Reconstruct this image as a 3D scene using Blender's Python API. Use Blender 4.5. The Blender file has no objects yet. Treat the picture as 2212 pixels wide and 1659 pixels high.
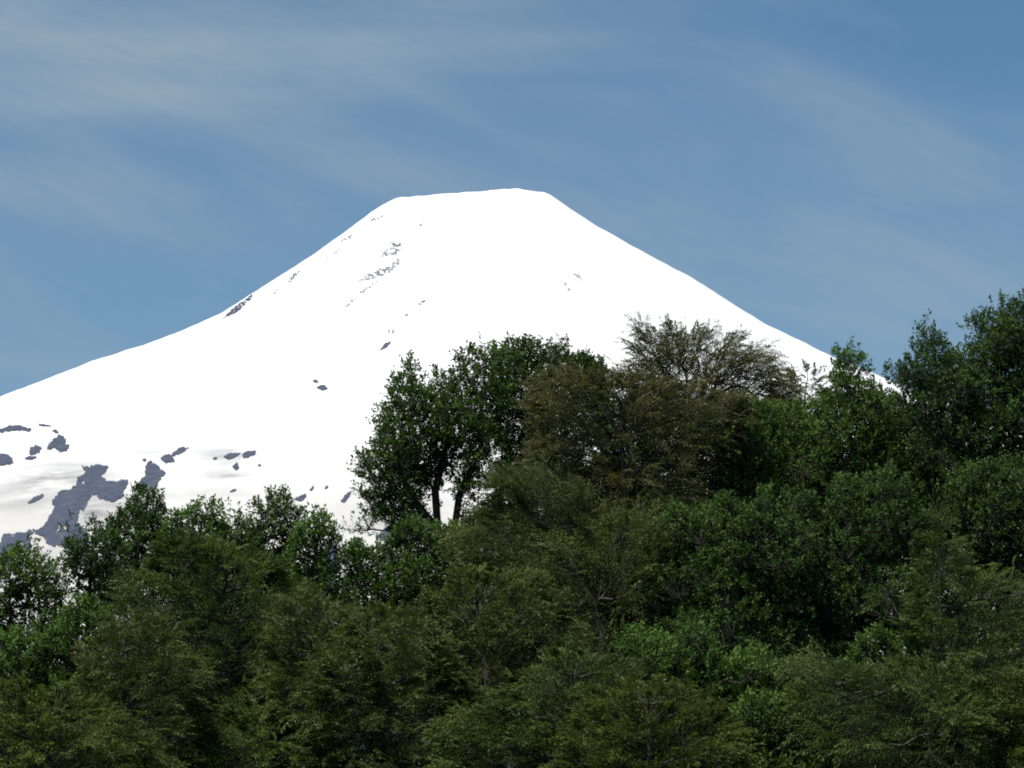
import bpy, math, random
import numpy as np
from math import radians, sin, cos, tan, pi

# ------------------------------------------------------------------ frame
HFOV = 16.0; PITCH = 9.2; DV = 15000.0
W2 = 2212.0; H2 = 1659.0                      # working grid the layout was measured on
FPX = (W2/2)/tan(radians(HFOV/2))
CAM = np.array([0.0, 0.0, 1.7])
cp, sp_ = cos(radians(PITCH)), sin(radians(PITCH))

def ray(px, py):
    px = np.asarray(px, float); py = np.asarray(py, float)
    u = (px-W2/2)/FPX; v = (H2/2-py)/FPX
    return np.stack([u, cp - v*sp_, sp_ + v*cp], -1)

def at(px, py, Y):
    d = ray(px, py)
    return CAM + d*(np.asarray(Y)/d[..., 1])[..., None]

def project(P):
    d = P-CAM
    f = d[..., 1]*cp + d[..., 2]*sp_
    v = -d[..., 1]*sp_ + d[..., 2]*cp
    return W2/2 + FPX*d[..., 0]/f, H2/2 - FPX*v/f

scene = bpy.context.scene
COL = scene.collection

# ------------------------------------------------------------------ helpers
def sock(node, *names):
    for n in names:
        if n in node.inputs: return node.inputs[n]

def new_mat(name):
    m = bpy.data.materials.new(name); m.use_nodes = True
    nt = m.node_tree; nt.nodes.clear()
    out = nt.nodes.new('ShaderNodeOutputMaterial')
    return m, nt, out

def mesh_obj(name, verts, faces_flat, nper, mat, parent=None, tint=None, smooth=False):
    """verts (N,3); faces_flat (F,nper)"""
    me = bpy.data.meshes.new(name)
    verts = np.asarray(verts, np.float32); F = np.asarray(faces_flat, np.int32)
    me.vertices.add(len(verts)); me.vertices.foreach_set('co', verts.ravel())
    me.loops.add(F.size); me.loops.foreach_set('vertex_index', F.ravel())
    me.polygons.add(len(F))
    me.polygons.foreach_set('loop_start', np.arange(0, F.size, nper, dtype=np.int32))
    me.polygons.foreach_set('use_smooth', np.full(len(F), smooth))
    if tint is not None:
        a = me.attributes.new('tint', 'FLOAT', 'POINT')
        a.data.foreach_set('value', np.asarray(tint, np.float32))
    me.update(calc_edges=True)
    me.materials.append(mat)
    o = bpy.data.objects.new(name, me); COL.objects.link(o)
    if parent is not None:
        o.parent = parent
        o.location = (-parent.location[0], -parent.location[1], -parent.location[2])
    return o

def nrm(a):
    return a/np.maximum(np.linalg.norm(a, axis=-1, keepdims=True), 1e-9)

def vnoise(P, seed=0):
    """cheap smooth value noise, P (...,2|3) -> -1..1"""
    P = np.asarray(P, float); dim = P.shape[-1]
    i = np.floor(P).astype(np.int64); f = P-i; f = f*f*(3-2*f)
    tot = 0
    for c in range(2**dim):
        w = 1.0; h = np.full(P.shape[:-1], seed*7919+13, np.int64)
        for k in range(dim):
            b = (c >> k) & 1
            w = w*(f[..., k] if b else 1-f[..., k])
            h = (h ^ ((i[..., k]+b)*(374761393, 668265263, 2147483647)[k])) * 1274126177 & 0x7fffffff
            h = h ^ (h >> 13)
        tot = tot + w*((h & 0xffff)/32767.5-1)
    return tot

def fbm(P, o=4, seed=0):
    t = 0; a = 1; s = 0
    for k in range(o):
        t = t + a*vnoise(np.asarray(P)*2**k, seed+k); s += a; a *= .5
    return t/s

def in_poly(poly, x, y):
    p = np.asarray(poly, float); q = np.roll(p, -1, 0)
    ins = np.zeros(x.shape, bool)
    for (x1, y1), (x2, y2) in zip(p, q):
        c = ((y1 > y) != (y2 > y))
        if y2 != y1:
            ins ^= c & (x < (x2-x1)*(y-y1)/(y2-y1)+x1)
    return ins

def edge_dist(poly, x, y):
    p = np.asarray(poly, float); q = np.roll(p, -1, 0)
    best = np.full(x.shape, 1e9)
    for (x1, y1), (x2, y2) in zip(p, q):
        dx, dy = x2-x1, y2-y1
        t = np.clip(((x-x1)*dx+(y-y1)*dy)/(dx*dx+dy*dy+1e-9), 0, 1)
        best = np.minimum(best, np.hypot(x-x1-t*dx, y-y1-t*dy))
    return best

# ------------------------------------------------------------------ materials
def leaf_material(name, dark, mid, light, trans, rough=.55, spec=.2):
    m, nt, out = new_mat(name)
    N = nt.nodes; L = nt.links
    at_ = N.new('ShaderNodeAttribute'); at_.attribute_name = 'tint'
    ramp = N.new('ShaderNodeValToRGB')
    e = ramp.color_ramp.elements
    e[0].position = 0; e[0].color = (*dark, 1)
    e[1].position = 1; e[1].color = (*light, 1)
    k = e.new(.5); k.color = (*mid, 1)
    L.new(at_.outputs['Fac'], ramp.inputs[0])
    b = N.new('ShaderNodeBsdfPrincipled')
    L.new(ramp.outputs[0], b.inputs['Base Color'])
    b.inputs['Roughness'].default_value = rough
    sock(b, 'Specular IOR Level', 'Specular').default_value = spec
    t = N.new('ShaderNodeBsdfTranslucent')
    mx = N.new('ShaderNodeMix'); mx.data_type = 'RGBA'; mx.blend_type = 'MULTIPLY'
    mx.inputs[0].default_value = 1
    L.new(ramp.outputs[0], mx.inputs[6]); mx.inputs[7].default_value = (1.5, 1.6, .55, 1)
    L.new(mx.outputs[2], t.inputs[0])
    s = N.new('ShaderNodeMixShader'); s.inputs[0].default_value = trans
    L.new(b.outputs[0], s.inputs[1]); L.new(t.outputs[0], s.inputs[2])
    L.new(s.outputs[0], out.inputs[0])
    return m

BROAD = leaf_material('broad_leaf', (.018, .042, .009), (.050, .104, .019), (.112, .192, .036), .22)
BROAD_DARK = leaf_material('broad_leaf_dark', (.015, .036, .009), (.039, .082, .018), (.084, .146, .030), .20)
BROAD_BRIGHT = leaf_material('broad_leaf_bright', (.019, .050, .012), (.050, .118, .025), (.104, .200, .042), .24)
FEATHER = leaf_material('feather_leaf', (0.032, 0.045, 0.012), (0.080, 0.100, 0.028), (0.161, 0.184, 0.059), .22, .5, .25)
FEATHER_GREEN = leaf_material('feather_leaf_green', (0.024, 0.044, 0.012), (0.061, 0.099, 0.025), (0.131, 0.183, 0.050), .24, .5, .25)
FEATHER_BROWN = leaf_material('feather_leaf_brown', (0.037, 0.043, 0.016), (0.091, 0.095, 0.038), (0.175, 0.165, 0.074), .20, .5, .25)
DEEP = leaf_material('shaded_leaf', (.008, .018, .006), (.020, .040, .011), (.045, .075, .018), .12)  # darker greens put the understorey shade into the leaf colour
FEATHER_RUST = leaf_material('feather_leaf_rust', (0.033, 0.045, 0.009), (0.076, 0.099, 0.021), (0.150, 0.176, 0.040), .24, .5, .25)

def bark_material(name, c1, c2, scale=9):
    m, nt, out = new_mat(name); N = nt.nodes; L = nt.links
    tc = N.new('ShaderNodeTexCoord'); n = N.new('ShaderNodeTexNoise')
    mp = N.new('ShaderNodeMapping'); mp.inputs['Scale'].default_value = (1, 1, .25)
    L.new(tc.outputs['Object'], mp.inputs[0]); L.new(mp.outputs[0], n.inputs['Vector'])
    n.inputs['Scale'].default_value = scale; n.inputs['Detail'].default_value = 5
    r = N.new('ShaderNodeValToRGB'); r.color_ramp.elements[0].color = (*c1, 1); r.color_ramp.elements[1].color = (*c2, 1)
    r.color_ramp.elements[0].position = .35; r.color_ramp.elements[1].position = .65
    L.new(n.outputs[0], r.inputs[0])
    b = N.new('ShaderNodeBsdfPrincipled'); b.inputs['Roughness'].default_value = .9
    L.new(r.outputs[0], b.inputs['Base Color']); L.new(b.outputs[0], out.inputs[0])
    bp = N.new('ShaderNodeBump'); bp.inputs['Strength'].default_value = .5; bp.inputs['Distance'].default_value = .03
    L.new(n.outputs[0], bp.inputs['Height']); L.new(bp.outputs[0], b.inputs['Normal'])
    return m
BARK = bark_material('bark_dark', (.018, .016, .013), (.055, .048, .040))
BARK_PALE = bark_material('bark_pale', (.035, .032, .026), (.10, .09, .072))

# ------------------------------------------------------------------ ground
def ground_z(x, y):
    s = np.clip((y-55)/150, 0, 1); s = s*s*(3-2*s)
    back = np.clip((y-230)/260, 0, 1); back = back*back*(3-2*back)
    return 8.5*s*(1-back*.8) + .5*fbm(np.stack([np.asarray(x)*.03, np.asarray(y)*.03], -1), 3, 5)*np.clip(y/60, 0, 1)

def build_ground():
    ys = np.concatenate([[-30000, -8000, -2000, -600, -200, -60, -20], np.linspace(0, 320, 65), [380, 450, 520, 700, 1100, 2000, 4000, 7000, 12000, 20000, 40000]])
    xs = np.concatenate([-np.geomspace(40000, 130, 12), np.linspace(-110, 110, 56), np.geomspace(130, 40000, 12)])
    X, Y = np.meshgrid(xs, ys)
    Z = ground_z(X, Y)
    V = np.stack([X, Y, Z], -1).reshape(-1, 3)
    n, mcols = X.shape
    i = np.arange((n-1)*mcols).reshape(n-1, mcols)[:, :-1].ravel()
    F = np.stack([i, i+1, i+1+mcols, i+mcols], -1)
    m, nt, out = new_mat('forest_floor'); N = nt.nodes; L = nt.links
    tc = N.new('ShaderNodeTexCoord'); no = N.new('ShaderNodeTexNoise'); no.inputs['Scale'].default_value = .8; no.inputs['Detail'].default_value = 8
    L.new(tc.outputs['Object'], no.inputs['Vector'])
    r = N.new('ShaderNodeValToRGB'); r.color_ramp.elements[0].color = (.012, .016, .007, 1); r.color_ramp.elements[1].color = (.05, .065, .025, 1)
    L.new(no.outputs[0], r.inputs[0])
    b = N.new('ShaderNodeBsdfPrincipled'); b.inputs['Roughness'].default_value = 1
    L.new(r.outputs[0], b.inputs['Base Color']); L.new(b.outputs[0], out.inputs[0])
    o = mesh_obj('ground', V, F, 4, m, smooth=True); o['kind'] = 'structure'
    return o
build_ground()

# ------------------------------------------------------------------ volcano
SIL = np.array([(-5600, 2150), (-4600, 2040), (-3200, 1800), (-2000, 1500), (-1200, 1235), (-800, 1098), (-400, 980), (-200, 925), (0, 858), (100, 820), (200, 781), (300, 750), (400, 712), (480, 676), (540, 638), (600, 600),
    (680, 549), (740, 505), (800, 460), (835, 438), (860, 427), (960, 422), (1020, 416), (1060, 412), (1120, 407), (1145, 412), (1180, 417),
    (1205, 432), (1230, 449), (1290, 489), (1350, 523), (1420, 561), (1500, 603), (1580, 655), (1660, 704), (1740, 741), (1800, 773),
    (1880, 803), (1920, 822), (2050, 870), (2212, 925), (2500, 1020), (2900, 1140), (3600, 1370), (4600, 1660), (5600, 1900), (7200, 2140)], float)
CX = 1020.0
XC = float(at(CX, 800, DV)[0])
RP = np.concatenate([np.linspace(0, 3000, 121), np.linspace(3100, 11000, 60)])
def prof_from(sign):
    px = CX + sign*RP/(DV/FPX/1.0)*1.0
    # approx: metres per grid px at the axis
    mpp = np.linalg.norm(at(CX+1, 800, DV)-at(CX, 800, DV))
    px = CX + sign*RP/mpp
    py = np.interp(px, SIL[:, 0], SIL[:, 1])
    return at(px, py, DV)[..., 2]
PL, PR = prof_from(-1), prof_from(1)

def volc_h(x, y, rough=True):
    dx = x-XC; dy = y-DV; r = np.hypot(dx, dy)
    c = dx/np.maximum(r, 1e-6)
    w = (1+c)/2; w = w*w*(3-2*w)
    h = np.interp(r, RP, PL)*(1-w) + np.interp(r, RP, PR)*w
    fr = np.clip(-dy, 0, 1e9)                       # the crater rim leans towards the viewer
    h = h - 90*(1-np.exp(-fr/350.0)) - .10*np.clip(fr-300, 0, 4000)
    if rough:
        th = np.arctan2(dy, dx)
        k = np.clip((r-150)/500, 0, 1)
        h = h + k*5*fbm(np.stack([th*14, r*.0016], -1), 4, 3) + 3.6*fbm(np.stack([x*.022, y*.022], -1), 4, 9)*np.clip(r/200, .6, 1)
    return h

# correct the profiles so the outline seen from the viewpoint equals the measured one
mpp = (at(CX+1, 800, DV)-at(CX, 800, DV))[0]
_th = np.linspace(-pi-.3, .3, 241)[:, None]
_ker = np.exp(-(np.arange(-8, 9)/3.0)**2); _ker /= _ker.sum()
for it in range(14):
    x = XC + RP[None]*np.cos(_th); y = DV + RP[None]*np.sin(_th)
    px, py = project(np.stack([x, y, volc_h(x, y, False)], -1))
    for sign, P in ((-1, PL), (1, PR)):
        cols = CX + sign*RP/mpp
        tgt = np.interp(cols, SIL[:, 0], SIL[:, 1])
        env = np.full(len(RP), 1e9)
        for k in range(_th.shape[0]):
            o = np.argsort(px[k])
            env = np.minimum(env, np.interp(cols, px[k][o], py[k][o], left=1e9, right=1e9))
        d = np.where(env < 1e8, (env-tgt), 0)*mpp
        if it in (0,1,2,5,13): print('outline error', sign, np.round(d[:110:8]/mpp, 1))
        ds = d if it > 6 else np.convolve(np.pad(d, 8, 'edge'), _ker, 'valid')
        P += np.clip(ds, -40, 40)*.5

def build_volcano():
    # fine polar grid towards the viewer, coarse behind
    th = np.concatenate([np.linspace(-pi-.35, .35, 620), np.linspace(.35, pi-.35, 60)[1:-1]])
    rr = np.concatenate([np.linspace(2, 420, 90), np.linspace(427, 4000, 380), np.geomspace(4030, 11000, 50)])
    T, R = np.meshgrid(th, rr)
    X = XC+R*np.cos(T); Y = DV+R*np.sin(T)
    Z = volc_h(X, Y)
    fade = np.clip((R-7000)/4000, 0, 1); Z = Z*(1-fade) + (-30)*fade
    V = np.stack([X, Y, Z], -1).reshape(-1, 3)
    n, mc = X.shape
    i = np.arange(n-1)[:, None]*mc; j = np.arange(mc)[None, :]; j2 = (j+1) % mc
    F = np.stack([i+j, i+j2, i+mc+j2, i+mc+j], -1).reshape(-1, 4)
    V = np.vstack([V, [XC, DV, float(volc_h(np.array(XC), np.array(DV)))]])
    F = np.vstack([F, np.stack([np.full(mc, len(V)-1), np.full(mc, len(V)-1), np.roll(np.arange(mc), -1), np.arange(mc)], -1)[:0]])
    m, nt, out = new_mat('snow'); N = nt.nodes; L = nt.links
    tc = N.new('ShaderNodeTexCoord')
    geo = N.new('ShaderNodeNewGeometry')
    b = N.new('ShaderNodeBsdfPrincipled'); b.inputs['Roughness'].default_value = .7
    sock(b, 'Specular IOR Level', 'Specular').default_value = .2
    # soft grey wisps low on the left flank
    mp = N.new('ShaderNodeMapping'); mp.inputs['Scale'].default_value = (.0045, .0045, .014)
    mp.inputs['Rotation'].default_value = (0, radians(-12), 0)
    L.new(tc.outputs['Object'], mp.inputs[0])
    n1 = N.new('ShaderNodeTexNoise'); n1.inputs['Scale'].default_value = 1; n1.inputs['Detail'].default_value = 7; n1.inputs['Roughness'].default_value = .58
    n1.inputs['Distortion'].default_value = .6
    L.new(mp.outputs[0], n1.inputs['Vector'])
    sep = N.new('ShaderNodeSeparateXYZ'); L.new(tc.outputs['Object'], sep.inputs[0])
    def blob(px, py, sx, sz, amp):
        P = surf_point(px, py)
        def mth(op, a, bb=None):
            q = N.new('ShaderNodeMath'); q.operation = op
            for k, v in enumerate((a, bb)):
                if v is None: continue
                if isinstance(v, (int, float)): q.inputs[k].default_value = v
                else: L.new(v, q.inputs[k])
            return q.outputs[0]
        dx = mth('DIVIDE', mth('SUBTRACT', sep.outputs[0], float(P[0])), sx*1.9)
        dz = mth('DIVIDE', mth('SUBTRACT', sep.outputs[2], float(P[2])), sz*1.7)
        q = mth('ADD', mth('MULTIPLY', dx, dx), mth('MULTIPLY', dz, dz))
        return mth('MULTIPLY', mth('EXPONENT', mth('MULTIPLY', q, -1.0)), amp), mth
    acc = None
    for a in [(130, 1025, 90, 40, .95), (215, 1100, 55, 45, .95), (500, 985, 55, 30, .8), (490, 1025, 45, 14, .9), (40, 1080, 110, 45, .6), (345, 975, 90, 25, .35),
              (270, 960, 100, 22, .3), (870, 1120, 110, 60, .5), (60, 960, 140, 35, .3), (430, 1065, 120, 18, .35), (170, 1180, 140, 60, .5)]:
        v, mth = blob(*a)
        acc = v if acc is None else mth('ADD', acc, v)
    th_ = N.new('ShaderNodeMapRange'); th_.inputs[1].default_value = .34; th_.inputs[2].default_value = .60
    L.new(n1.outputs[0], th_.inputs[0])
    fac = mth('MULTIPLY', mth('ADD', mth('MULTIPLY', th_.outputs[0], .85), .15), acc)
    # overall low flank slightly greyer
    hr = N.new('ShaderNodeMapRange'); hr.inputs[1].default_value = 2050; hr.inputs[2].default_value = 1450
    hr.inputs[3].default_value = 0; hr.inputs[4].default_value = 1
    L.new(sep.outputs[2], hr.inputs[0])
    mixb = N.new('ShaderNodeMix'); mixb.data_type = 'RGBA'
    mixb.inputs[6].default_value = (.90, .90, .91, 1); mixb.inputs[7].default_value = (.60, .587, .567, 1)
    L.new(hr.outputs[0], mixb.inputs[0])
    mix = N.new('ShaderNodeMix'); mix.data_type = 'RGBA'
    L.new(fac, mix.inputs[0]); L.new(mixb.outputs[2], mix.inputs[6]); mix.inputs[7].default_value = (.24, .235, .245, 1)
    # forested foot of the mountain far below the snow line
    low = N.new('ShaderNodeMapRange'); low.inputs[1].default_value = 900; low.inputs[2].default_value = 800
    L.new(sep.outputs[2], low.inputs[0])
    mix2 = N.new('ShaderNodeMix'); mix2.data_type = 'RGBA'
    L.new(low.outputs[0], mix2.inputs[0]); L.new(mix.outputs[2], mix2.inputs[6]); mix2.inputs[7].default_value = (.035, .06, .05, 1)
    L.new(mix2.outputs[2], b.inputs['Base Color']); L.new(b.outputs[0], out.inputs[0])
    o = mesh_obj('volcano', V, F, 4, m, smooth=True)
    o['kind'] = 'structure'
    o['label'] = 'snow covered volcano cone with a flat top and dark rock patches low on its left flank'
    return o

def surf_points(px, py):
    """first hit of the viewing rays with the cone"""
    d = ray(px, py); d = d/d[..., 1:2]
    Y0 = np.full(px.shape, DV-8000.0); hit = np.full(px.shape, np.nan)
    step = 25.0; Y = Y0.copy()
    done = np.zeros(px.shape, bool)
    for k in range(int(8600/step)):
        P = CAM + d*Y[..., None]
        ab = P[..., 2] < volc_h(P[..., 0], P[..., 1])
        new = ab & ~done
        hit[new] = Y[new]; done |= new
        Y += step
    lo = hit-step; hi = hit.copy()
    for k in range(14):
        mid = (lo+hi)/2
        P = CAM + d*mid[..., None]
        ab = P[..., 2] < volc_h(P[..., 0], P[..., 1])
        hi = np.where(ab, mid, hi); lo = np.where(ab, lo, mid)
    return CAM + d*lo[..., None]
def surf_point(px, py):
    return surf_points(np.array([float(px)]), np.array([float(py)]))[0]

volcano = build_volcano()

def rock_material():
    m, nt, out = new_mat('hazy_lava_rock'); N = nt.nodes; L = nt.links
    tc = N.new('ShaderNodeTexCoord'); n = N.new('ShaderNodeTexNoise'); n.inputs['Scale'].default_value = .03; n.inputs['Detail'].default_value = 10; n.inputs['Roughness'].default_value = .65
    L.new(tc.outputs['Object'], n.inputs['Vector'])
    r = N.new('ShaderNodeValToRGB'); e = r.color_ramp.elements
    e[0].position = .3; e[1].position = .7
    e[0].color = (.058, .072, .108, 1); e[1].color = (.105, .118, .155, 1)  # bluish tones carry the distance haze, mixed into the rock colour
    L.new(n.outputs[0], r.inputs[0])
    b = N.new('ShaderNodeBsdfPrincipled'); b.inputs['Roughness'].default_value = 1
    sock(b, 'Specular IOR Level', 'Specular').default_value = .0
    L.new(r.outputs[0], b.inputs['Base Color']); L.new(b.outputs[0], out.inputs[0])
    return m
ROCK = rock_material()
rk = [0]
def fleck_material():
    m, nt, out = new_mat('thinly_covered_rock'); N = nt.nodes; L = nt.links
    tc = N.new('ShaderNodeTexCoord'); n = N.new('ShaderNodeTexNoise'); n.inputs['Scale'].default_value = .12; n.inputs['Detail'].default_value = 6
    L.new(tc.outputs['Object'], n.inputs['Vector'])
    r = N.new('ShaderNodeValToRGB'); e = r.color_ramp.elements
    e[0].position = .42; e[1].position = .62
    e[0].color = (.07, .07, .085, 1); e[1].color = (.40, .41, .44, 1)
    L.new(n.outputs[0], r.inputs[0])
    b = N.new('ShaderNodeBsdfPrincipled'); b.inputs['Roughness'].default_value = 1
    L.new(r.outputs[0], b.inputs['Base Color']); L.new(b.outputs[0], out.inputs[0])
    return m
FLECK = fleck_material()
def rock(poly, amp=3.0, freq=.12, broken=0.0, cell=1.2, holes=(), conv=None, lift=2.0):
    rk[0] += 1; sd = rk[0]
    p = np.asarray(poly, float)
    if conv: p = conv(p); holes = [conv(np.asarray(h, float)) for h in holes]
    pad = amp*1.5
    x = np.arange(p[:, 0].min()-pad, p[:, 0].max()+pad, cell); y = np.arange(p[:, 1].min()-pad, p[:, 1].max()+pad, cell)
    if len(x) < 3 or len(y) < 3: return
    X, Y = np.meshgrid(x, y)
    xc = X[:-1, :-1]+cell/2; yc = Y[:-1, :-1]+cell/2
    def sdf(q):
        return np.where(in_poly(q, xc, yc), -1, 1)*edge_dist(q, xc, yc)
    s = sdf(p)
    for h in holes: s = np.maximum(s, -sdf(h))
    n = fbm(np.stack([xc*freq, yc*freq*1.3], -1), 4, sd*3)
    keep = s + amp*n*2.0 < .7
    if broken:
        n2 = fbm(np.stack([xc*.20+yc*.16, yc*.62-xc*.35], -1), 3, sd*5+1)
        keep &= n2 > (broken*2-1)*.55+.12
    elif amp > 1.1:
        n3 = fbm(np.stack([xc*.45, yc*.8], -1), 3, sd*7+2)
        keep |= (s < amp*2.0) & (n3 > .40+.08*np.maximum(s, 0))
        keep &= ~((n3 < -.55) & (s > -6))
    if not keep.any(): return
    P = surf_points(X, Y); 
    ii, jj = np.nonzero(keep)
    mc = X.shape[1]
    F = np.stack([ii*mc+jj, (ii+1)*mc+jj, (ii+1)*mc+jj+1, ii*mc+jj+1], -1)
    good = np.isfinite(P[..., 0].ravel()[F]).all(1); F = F[good]
    if not len(F): return
    P = P.reshape(-1, 3)
    rel = fbm(P[:, [0, 2]]*.03, 3, sd)
    P = P + np.array([0, -1.2, 1.0])*(lift+1.2*rel[:, None])
    u, inv = np.unique(F, return_inverse=True)
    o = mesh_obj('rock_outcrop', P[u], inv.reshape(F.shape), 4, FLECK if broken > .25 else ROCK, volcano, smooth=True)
    return o

c6 = lambda p: p*np.array([.3667, .3667])+np.array([0, 811.0])
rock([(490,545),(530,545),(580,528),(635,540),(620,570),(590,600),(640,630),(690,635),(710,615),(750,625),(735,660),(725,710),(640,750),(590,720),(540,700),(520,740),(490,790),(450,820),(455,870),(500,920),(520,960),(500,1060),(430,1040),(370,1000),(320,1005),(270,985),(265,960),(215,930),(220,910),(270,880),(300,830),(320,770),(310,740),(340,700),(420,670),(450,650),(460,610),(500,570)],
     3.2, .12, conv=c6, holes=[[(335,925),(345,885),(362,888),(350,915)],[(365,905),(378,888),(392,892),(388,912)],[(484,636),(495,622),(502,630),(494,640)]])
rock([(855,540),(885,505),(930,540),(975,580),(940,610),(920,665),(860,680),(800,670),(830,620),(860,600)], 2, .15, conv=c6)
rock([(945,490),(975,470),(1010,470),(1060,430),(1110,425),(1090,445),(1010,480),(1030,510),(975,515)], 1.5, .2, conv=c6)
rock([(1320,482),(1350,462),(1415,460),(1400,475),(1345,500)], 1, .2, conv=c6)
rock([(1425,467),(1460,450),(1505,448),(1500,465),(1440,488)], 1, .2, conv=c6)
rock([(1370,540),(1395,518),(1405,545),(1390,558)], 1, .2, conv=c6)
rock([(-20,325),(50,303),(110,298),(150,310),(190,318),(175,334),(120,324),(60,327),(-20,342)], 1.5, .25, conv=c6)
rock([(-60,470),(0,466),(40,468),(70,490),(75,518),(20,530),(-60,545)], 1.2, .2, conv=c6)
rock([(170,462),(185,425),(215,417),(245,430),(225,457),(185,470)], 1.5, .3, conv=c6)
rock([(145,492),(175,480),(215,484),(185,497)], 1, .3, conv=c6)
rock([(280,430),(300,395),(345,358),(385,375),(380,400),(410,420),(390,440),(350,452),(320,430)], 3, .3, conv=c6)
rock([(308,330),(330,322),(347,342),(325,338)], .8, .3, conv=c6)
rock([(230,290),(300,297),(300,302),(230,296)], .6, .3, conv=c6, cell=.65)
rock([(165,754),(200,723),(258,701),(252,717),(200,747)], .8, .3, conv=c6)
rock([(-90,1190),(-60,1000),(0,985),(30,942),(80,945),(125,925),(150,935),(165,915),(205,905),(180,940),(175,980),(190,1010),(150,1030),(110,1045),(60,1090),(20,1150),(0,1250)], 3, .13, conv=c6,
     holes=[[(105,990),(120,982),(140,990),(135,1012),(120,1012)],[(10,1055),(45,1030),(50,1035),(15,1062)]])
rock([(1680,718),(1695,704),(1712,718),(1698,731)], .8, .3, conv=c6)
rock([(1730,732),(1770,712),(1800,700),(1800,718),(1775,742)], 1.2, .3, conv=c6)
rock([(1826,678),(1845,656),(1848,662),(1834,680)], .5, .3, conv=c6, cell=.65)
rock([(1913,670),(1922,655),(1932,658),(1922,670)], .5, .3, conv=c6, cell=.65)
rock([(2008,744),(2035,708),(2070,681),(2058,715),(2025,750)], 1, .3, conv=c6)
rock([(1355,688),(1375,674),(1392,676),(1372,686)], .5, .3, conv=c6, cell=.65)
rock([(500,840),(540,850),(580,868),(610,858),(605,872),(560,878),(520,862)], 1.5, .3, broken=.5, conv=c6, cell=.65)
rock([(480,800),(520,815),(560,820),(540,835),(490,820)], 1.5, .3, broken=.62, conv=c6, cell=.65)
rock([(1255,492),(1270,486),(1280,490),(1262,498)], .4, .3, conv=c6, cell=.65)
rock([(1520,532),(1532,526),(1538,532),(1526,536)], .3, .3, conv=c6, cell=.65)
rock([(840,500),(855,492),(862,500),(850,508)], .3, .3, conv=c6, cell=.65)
rock([(825,555),(845,520),(867,520),(868,535),(855,552),(835,556)], 2, .3, broken=.50, cell=.65)
rock([(776,608),(795,592),(830,580),(860,560),(864,568),(840,590),(800,604)], 2, .3, broken=.45, cell=.65)
rock([(742,670),(760,645),(790,622),(816,606),(818,612),(790,630),(765,650)], 1, .3, broken=.62, cell=.65)
rock([(482,688),(500,670),(520,655),(545,637),(540,648),(510,676)], 1, .3, broken=.2, cell=.65)
rock([(620,612),(632,595),(650,581),(644,592),(628,608)], .8, .3, broken=.45, cell=.65)
rock([(585,636),(595,628),(606,622),(600,632)], .6, .3, broken=.45, cell=.65)
rock([(706,560),(720,547),(736,535),(728,547),(714,557)], .8, .3, broken=.5, cell=.65)
rock([(737,522),(748,512),(766,507),(758,516)], .8, .3, broken=.5, cell=.65)
rock([(797,482),(800,474),(828,466),(818,476)], .8, .3, broken=.5, cell=.65)
rock([(898,665),(910,652),(924,646),(914,656)], .6, .3, broken=.4, cell=.65)
rock([(870,683),(878,677),(882,680),(874,685)], .5, .3, broken=.4, cell=.65)
rock([(821,757),(832,743),(844,739),(836,750)], .8, .3, cell=.65)
rock([(836,715),(845,710),(854,715),(846,722)], .8, .4, broken=.4, cell=.65)
rock([(676,823),(683,821),(688,826),(680,827)], .5, .3, cell=.65)
rock([(684,838),(692,834),(702,834),(707,840),(696,844)], .7, .3, cell=.65)
rock([(1238,592),(1250,592),(1262,605),(1255,607)], 1, .3, broken=.5, cell=.65)
rock([(1212,608),(1222,612),(1238,632),(1230,630)], .8, .3, broken=.55, cell=.65)
rock([(905,486),(915,476),(912,490)], .8, .3, broken=.5, cell=.65)
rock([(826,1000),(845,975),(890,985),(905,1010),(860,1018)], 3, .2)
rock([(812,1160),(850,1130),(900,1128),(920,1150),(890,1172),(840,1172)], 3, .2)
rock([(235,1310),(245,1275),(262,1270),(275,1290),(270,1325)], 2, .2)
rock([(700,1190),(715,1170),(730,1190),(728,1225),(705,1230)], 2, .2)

# ------------------------------------------------------------------ trees
def tubes(segs, sides=5):
    """segs: list of (p0,p1,r0,r1) -> verts, quads"""
    p0 = np.array([s[0] for s in segs]); p1 = np.array([s[1] for s in segs])
    r0 = np.array([s[2] for s in segs]); r1 = np.array([s[3] for s in segs])
    return tubes_np(p0, p1, r0, r1, sides)
def tubes_np(p0, p1, r0, r1, sides=5):
    d = nrm(p1-p0)
    ref = np.where(np.abs(d[:, 2:3]) > .9, np.array([[1., 0, 0]]), np.array([[0., 0, 1]]))
    a = nrm(np.cross(d, ref)); b = np.cross(d, a)
    ang = np.linspace(0, 2*pi, sides, endpoint=False)
    ca, sa = np.cos(ang), np.sin(ang)
    ring = a[:, None]*ca[None, :, None] + b[:, None]*sa[None, :, None]
    V = np.concatenate([p0[:, None]+ring*r0[:, None, None], (p1+d*r1[:, None]*.3)[:, None]+ring*r1[:, None, None]], 1)
    n = len(p0); base = np.arange(n)[:, None]*(2*sides); k = np.arange(sides)[None]; k2 = (k+1) % sides
    F = np.stack([base+k, base+k2, base+sides+k2, base+sides+k], -1).reshape(-1, 4)
    return V.reshape(-1, 3), F

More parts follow.
